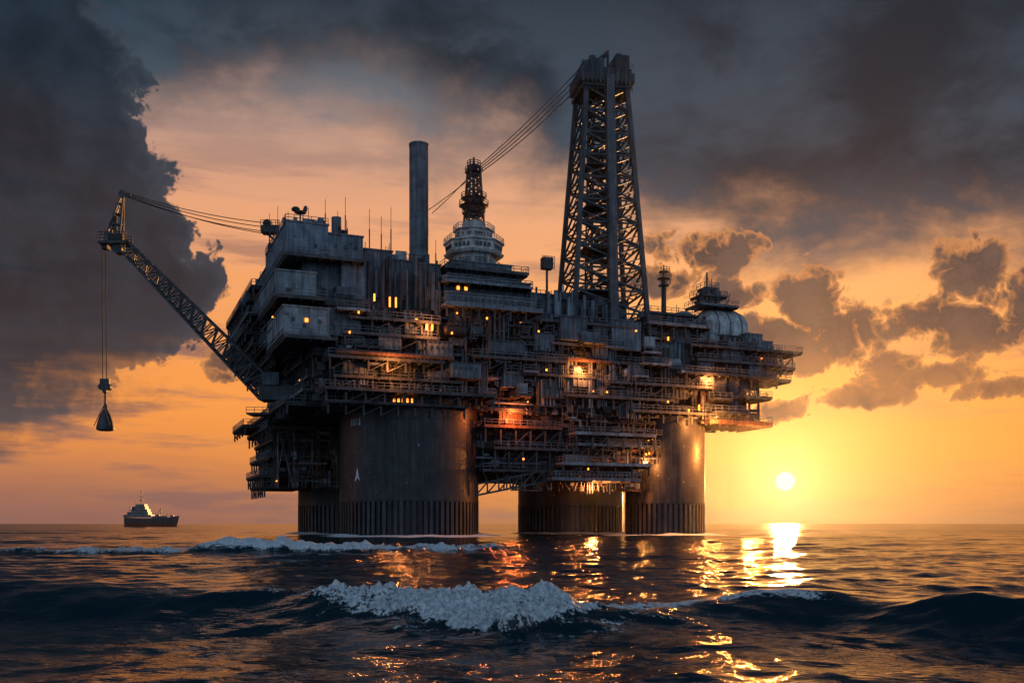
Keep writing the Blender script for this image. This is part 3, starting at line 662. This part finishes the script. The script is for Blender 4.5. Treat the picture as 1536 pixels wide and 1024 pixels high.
# ---------------------------------------------------------------- sea
def mknoise(seed,n_=256):
    tab=np.random.RandomState(seed).rand(n_,n_).astype(np.float32)
    def f(x,y):
        xi=np.floor(x).astype(np.int64); yi=np.floor(y).astype(np.int64); fx=x-xi; fy=y-yi
        fx=fx*fx*(3-2*fx); fy=fy*fy*(3-2*fy); xi%=n_; yi%=n_; x1=(xi+1)%n_; y1=(yi+1)%n_
        return (tab[xi,yi]*(1-fx)+tab[x1,yi]*fx)*(1-fy)+(tab[xi,y1]*(1-fx)+tab[x1,y1]*fx)*fy
    return f
nz=[mknoise(i) for i in range(6)]
def fbm(x,y,o=5,g=.5,s=0):
    r=0;a=1;t=0
    for i in range(o): r=r+a*nz[(i+s)%6](x,y); t+=a; a*=g; x=x*2.03+17.1; y=y*2.03-5.3
    return r/t
ax,ay=0.,-10.
th=np.concatenate([np.linspace(-180,-75,30)[:-1],np.linspace(-75,-36,60)[:-1],np.linspace(-36,36,1250),np.linspace(36,75,60)[1:],np.linspace(75,180,30)[1:]])
rr=[2.]; 
while rr[-1]<520:
    r0=rr[-1]; rr.append(r0+ (.05 if 36<r0<46 else max(.035,r0*(.0048 if r0>18 else .03))))
while rr[-1]<45000: rr.append(rr[-1]*1.07)
rr=np.array(rr); TH,RR=np.meshgrid(np.radians(th),rr)
Xg=(ax+RR*np.sin(TH)); Yg=(ay+RR*np.cos(TH))
cell=np.maximum(RR*.0048,.04)
outer=np.abs(TH)>R(37); cell=np.where(outer,np.maximum(cell,RR*.02),cell)
rs=np.random.RandomState(4)
Zg=np.zeros_like(Xg); DX=np.zeros_like(Xg); DY=np.zeros_like(Xg)
patch=.35+.95*fbm(Xg/16.,Yg/20.,3)
for i in range(96):
    lam=0.35*(60/0.35)**rs.rand(); k_=2*math.pi/lam
    dr=rs.normal(0,.5 if lam>3 else .75)+R(12); dx,dy=math.sin(dr),-math.cos(dr)
    am=(.0056*lam if lam<2.5 else .0056*2.5*(lam/2.5)**.22)*rs.uniform(.6,1.4)
    ph=rs.rand()*6.283+k_*(dx*Xg+dy*Yg)
    at=np.clip((lam/cell-2.2)/3.,0,1)*(patch if lam<5 else 1)
    Zg+=am*at*np.cos(ph); q=1.25
    DX-=q*dx*am*at*np.sin(ph); DY-=q*dy*am*at*np.sin(ph)
# big foreground swell, breaking in its middle
yc=np.interp(Xg,[-40,-16,-8,-3,2,6,9,12,16,22,40],[36,33.5,33,30.5,29.5,31.5,32,30.5,26.5,23,18])+.9*(fbm(Xg/2.5,Xg*0+3,4)-.5)
amp=np.interp(Xg,[-40,-16,-11,-6,-1,2,5,8,11,15,22,40],[.6,.8,.7,.66,.76,.68,.62,.95,1.05,.95,.8,.6])
s_=Yg-yc
prof=np.where(s_>0,np.exp(-(s_/4.5)**2),np.exp(-(s_/2.4)**2))-.2*np.exp(-((s_+6)/3.)**2)
Zg+=amp*prof
yc2=18+1.5*np.sin(Xg*.14+.8); s2=Yg-yc2; Zg+=.12*np.exp(-(s2/2.2)**2)
br=np.clip(np.interp(Xg,[-7.4,-6.2,-4.4,-3,0,1.4,2.4,3.4,12,16],[0,.7,.75,1.,1.05,.9,.7,0.35,0.,0]),0,1.1)
reach=np.interp(Xg,[-7,-5,-3,-1,0,1,2,3],[.3,1.0,1.4,2.0,3.0,2.3,1.0,.3])*(.45+1.1*fbm(Xg/.9,Xg*0+8,4))
f1=br*np.where(s_>0,np.exp(-(s_/.25)**2),np.exp(-(np.maximum(0,-s_-reach)/.6)**2))
edge=fbm(Xg/.8,Yg/1.2,5,.6); f1=f1*(.34+1.15*edge)
# trailing lace around the breaker
lace=np.interp(Xg,[-10,-7,-2,3,6,8],[0,.5,.6,.6,.4,0])*np.exp(-((s_+2.6)/1.8)**2)*np.clip(fbm(Xg/1.4,Yg/.5,5,.6)-.35,0,1)*2.2
thin=np.interp(Xg,[-14,-11,-6,2,3,8,9.3,10.5],[0,.3,.35,.6,.95,.95,.85,0])*np.exp(-((s_+.35)/.55)**2)*(.35+1.1*fbm(Xg/.8,Yg/.4,4))
yc3=np.interp(Xg,[-60,-42,-30,-22,-10,5,30],[104,101,98,97,103,112,120]); s3=Yg-yc3
a3=np.interp(Xg,[-60,-45,-32,-28,-24,-20,-14,-5,10,30],[.1,.3,.55,1.45,1.6,.95,.5,.45,.3,.1])*(.7+.6*fbm(Xg/2.,Xg*0+5,3)); Zg+=a3*np.where(s3>0,np.exp(-(s3/6)**2),np.exp(-(s3/3.)**2))
f3=np.interp(Xg,[-60,-48,-31,-27,-20,-16,-2,3],[.25,.55,.65,1.2,1.2,.75,.6,0])*np.where(s3>0,np.exp(-(s3/1.8)**2),np.exp(-(np.maximum(0,-s3-1.6)/1.2)**2))*(.4+1.1*fbm(Xg/2.,Yg/2.,4))
foam=np.maximum(np.maximum(np.maximum(f1,thin),f3),lace*.8)
for (x,y,r,_z) in LEGS.values():
    d=np.hypot(Xg-x,Yg-y)-r; rg=np.exp(-(np.maximum(0,d-1.5)/5.)**2)*(.5+1.*fbm(Xg/3,Yg/3,4)); foam=np.maximum(foam,rg*(d>-3)); Zg+=.6*np.exp(-(d/3.)**2)*(.3+fbm(Xg/4,Yg/4,2))
foam=np.clip(foam,0,1.3)
near=Yg<60
fc=np.clip(f1*1.7-.3,0,1)
Zg+=np.where(near,fc*(.85*(fbm(Xg/1.3,Yg/1.3,3,.5)-.3)+.55*(fbm(Xg/.4,Yg/.4,4,.65,2)-.4)+.22*(fbm(Xg/.13,Yg/.13,2,.6,1)-.5)),0)
Zg+=np.where((Yg>85)&(Yg<125),np.clip(f3,0,1)*(1.8*(fbm(Xg/1.5,Yg/1.5,4,.6)-.35)),0)
fade=np.clip((3000-RR)/2500,0,1); Zg*=fade
Xg=Xg+DX*fade; Yg=Yg+DY*fade
nr_,nt=Xg.shape
V=np.stack([Xg,Yg,Zg],-1).reshape(-1,3).astype(np.float32)
idx=np.arange(nr_*nt).reshape(nr_,nt)
F=np.stack([idx[:-1,:-1],idx[:-1,1:],idx[1:,1:],idx[1:,:-1]],-1).reshape(-1,4)[:,::-1]
me=bpy.data.meshes.new('sea'); me.vertices.add(len(V)); me.vertices.foreach_set('co',V.ravel())
me.loops.add(F.size); me.loops.foreach_set('vertex_index',F.ravel().astype(np.int32)); me.polygons.add(len(F))
me.polygons.foreach_set('loop_start',np.arange(0,F.size,4,dtype=np.int32)); me.polygons.foreach_set('loop_total',np.full(len(F),4,dtype=np.int32))
me.polygons.foreach_set('use_smooth',np.ones(len(F),dtype=bool)); me.update(calc_edges=True)
at=me.attributes.new('foam','FLOAT','POINT'); at.data.foreach_set('value',foam.ravel().astype(np.float32))
sea=bpy.data.objects.new('sea',me); scn.collection.objects.link(sea)
m=bpy.data.materials.new('sea_water'); m.use_nodes=True; n=N(m.node_tree); n.n.clear()
P_=n.new('ShaderNodeNewGeometry').outputs['Position']
fo=n.new('ShaderNodeAttribute',attribute_name='foam').outputs['Fac']
b=n.new('ShaderNodeBsdfPrincipled'); n.put(b.inputs['Base Color'],(.004,.018,.028,1)); b.inputs['IOR'].default_value=1.36
dist=n.vm('LENGTH',P_,None,1)
n.put(b.inputs['Roughness'],n.sstep(dist,15,500,.06,.19))
n1=n.noise(mulv(n,P_,.5,1.2,1),.9,3,.5); n2=n.noise(mulv(n,P_,.4,1.4,1),.16,4,.55); n3=n.noise(mulv(n,P_,.7,1.2,1),4.5,3,.5)
hgt=n.m('ADD',n.m('MULTIPLY',n1,n.sstep(dist,20,90,.08,.20)),n.m('ADD',n.m('MULTIPLY',n2,n.sstep(dist,60,400,.0,.5)),n.m('MULTIPLY',n3,.024)))
bp=n.new('ShaderNodeBump'); bp.inputs['Strength'].default_value=1; bp.inputs['Distance'].default_value=1; n.l.new(hgt,bp.inputs['Height']); n.l.new(bp.outputs[0],b.inputs['Normal'])
fb=n.new('ShaderNodeBsdfPrincipled'); fb.inputs['Roughness'].default_value=.7
n4=n.noise(P_,7.,6,.72); n5=n.noise(P_,1.6,4,.65)
n.put(fb.inputs['Base Color'],n.mix(n.sstep(n4,.38,.6),(.34,.45,.52),(.85,.89,.92)))
bf=n.new('ShaderNodeBump'); bf.inputs['Distance'].default_value=.15; n.l.new(n4,bf.inputs['Height']); n.l.new(bf.outputs[0],fb.inputs['Normal'])
msk=n.sstep(n.m('ADD',fo,n.m('ADD',n.m('MULTIPLY',n.m('SUBTRACT',n4,.5),1.9),n.m('MULTIPLY',n.m('SUBTRACT',n5,.5),1.2))),.38,.64)
msk=n.m('MULTIPLY',msk,n.sstep(fo,.06,.25))
ms=n.new('ShaderNodeMixShader'); n.l.new(msk,ms.inputs[0]); n.l.new(b.outputs[0],ms.inputs[1]); n.l.new(fb.outputs[0],ms.inputs[2])
o=n.new('ShaderNodeOutputMaterial'); n.l.new(ms.outputs[0],o.inputs[0]); me.materials.append(m)

# ---------------------------------------------------------------- lit work lamps on the platform, plus one added leg fill
def lamp(u,v,z,e,col=(1,.38,.10),r=.5):
    l=bpy.data.lights.new('work_or_fill_lamp','POINT'); l.energy=e; l.color=col; l.shadow_soft_size=r
    o=bpy.data.objects.new('work_or_fill_lamp',l); scn.collection.objects.link(o); o.parent=plat; o.location=(u,v,z)
lamp(53,-1,28.5,5000,(1,.2,.04)); lamp(104,-7,29,15000,(1,.34,.07)); lamp(118,-4,22,60000,(1,.32,.06)); lamp(88,-1,18,9000,(1,.34,.08)); lamp(22,-8,37,4500,(1,.32,.07)); lamp(70,-3,40,5000,(1,.3,.06)); lamp(75,2,12,9000,(1,.3,.07))  # low lamp beyond leg_right is added to stand in for haze glow there
lamp(31,-4,47,2500,(1,.32,.07)); lamp(105,-4,39,5500,(1,.32,.07))
print('verts sea',len(V))
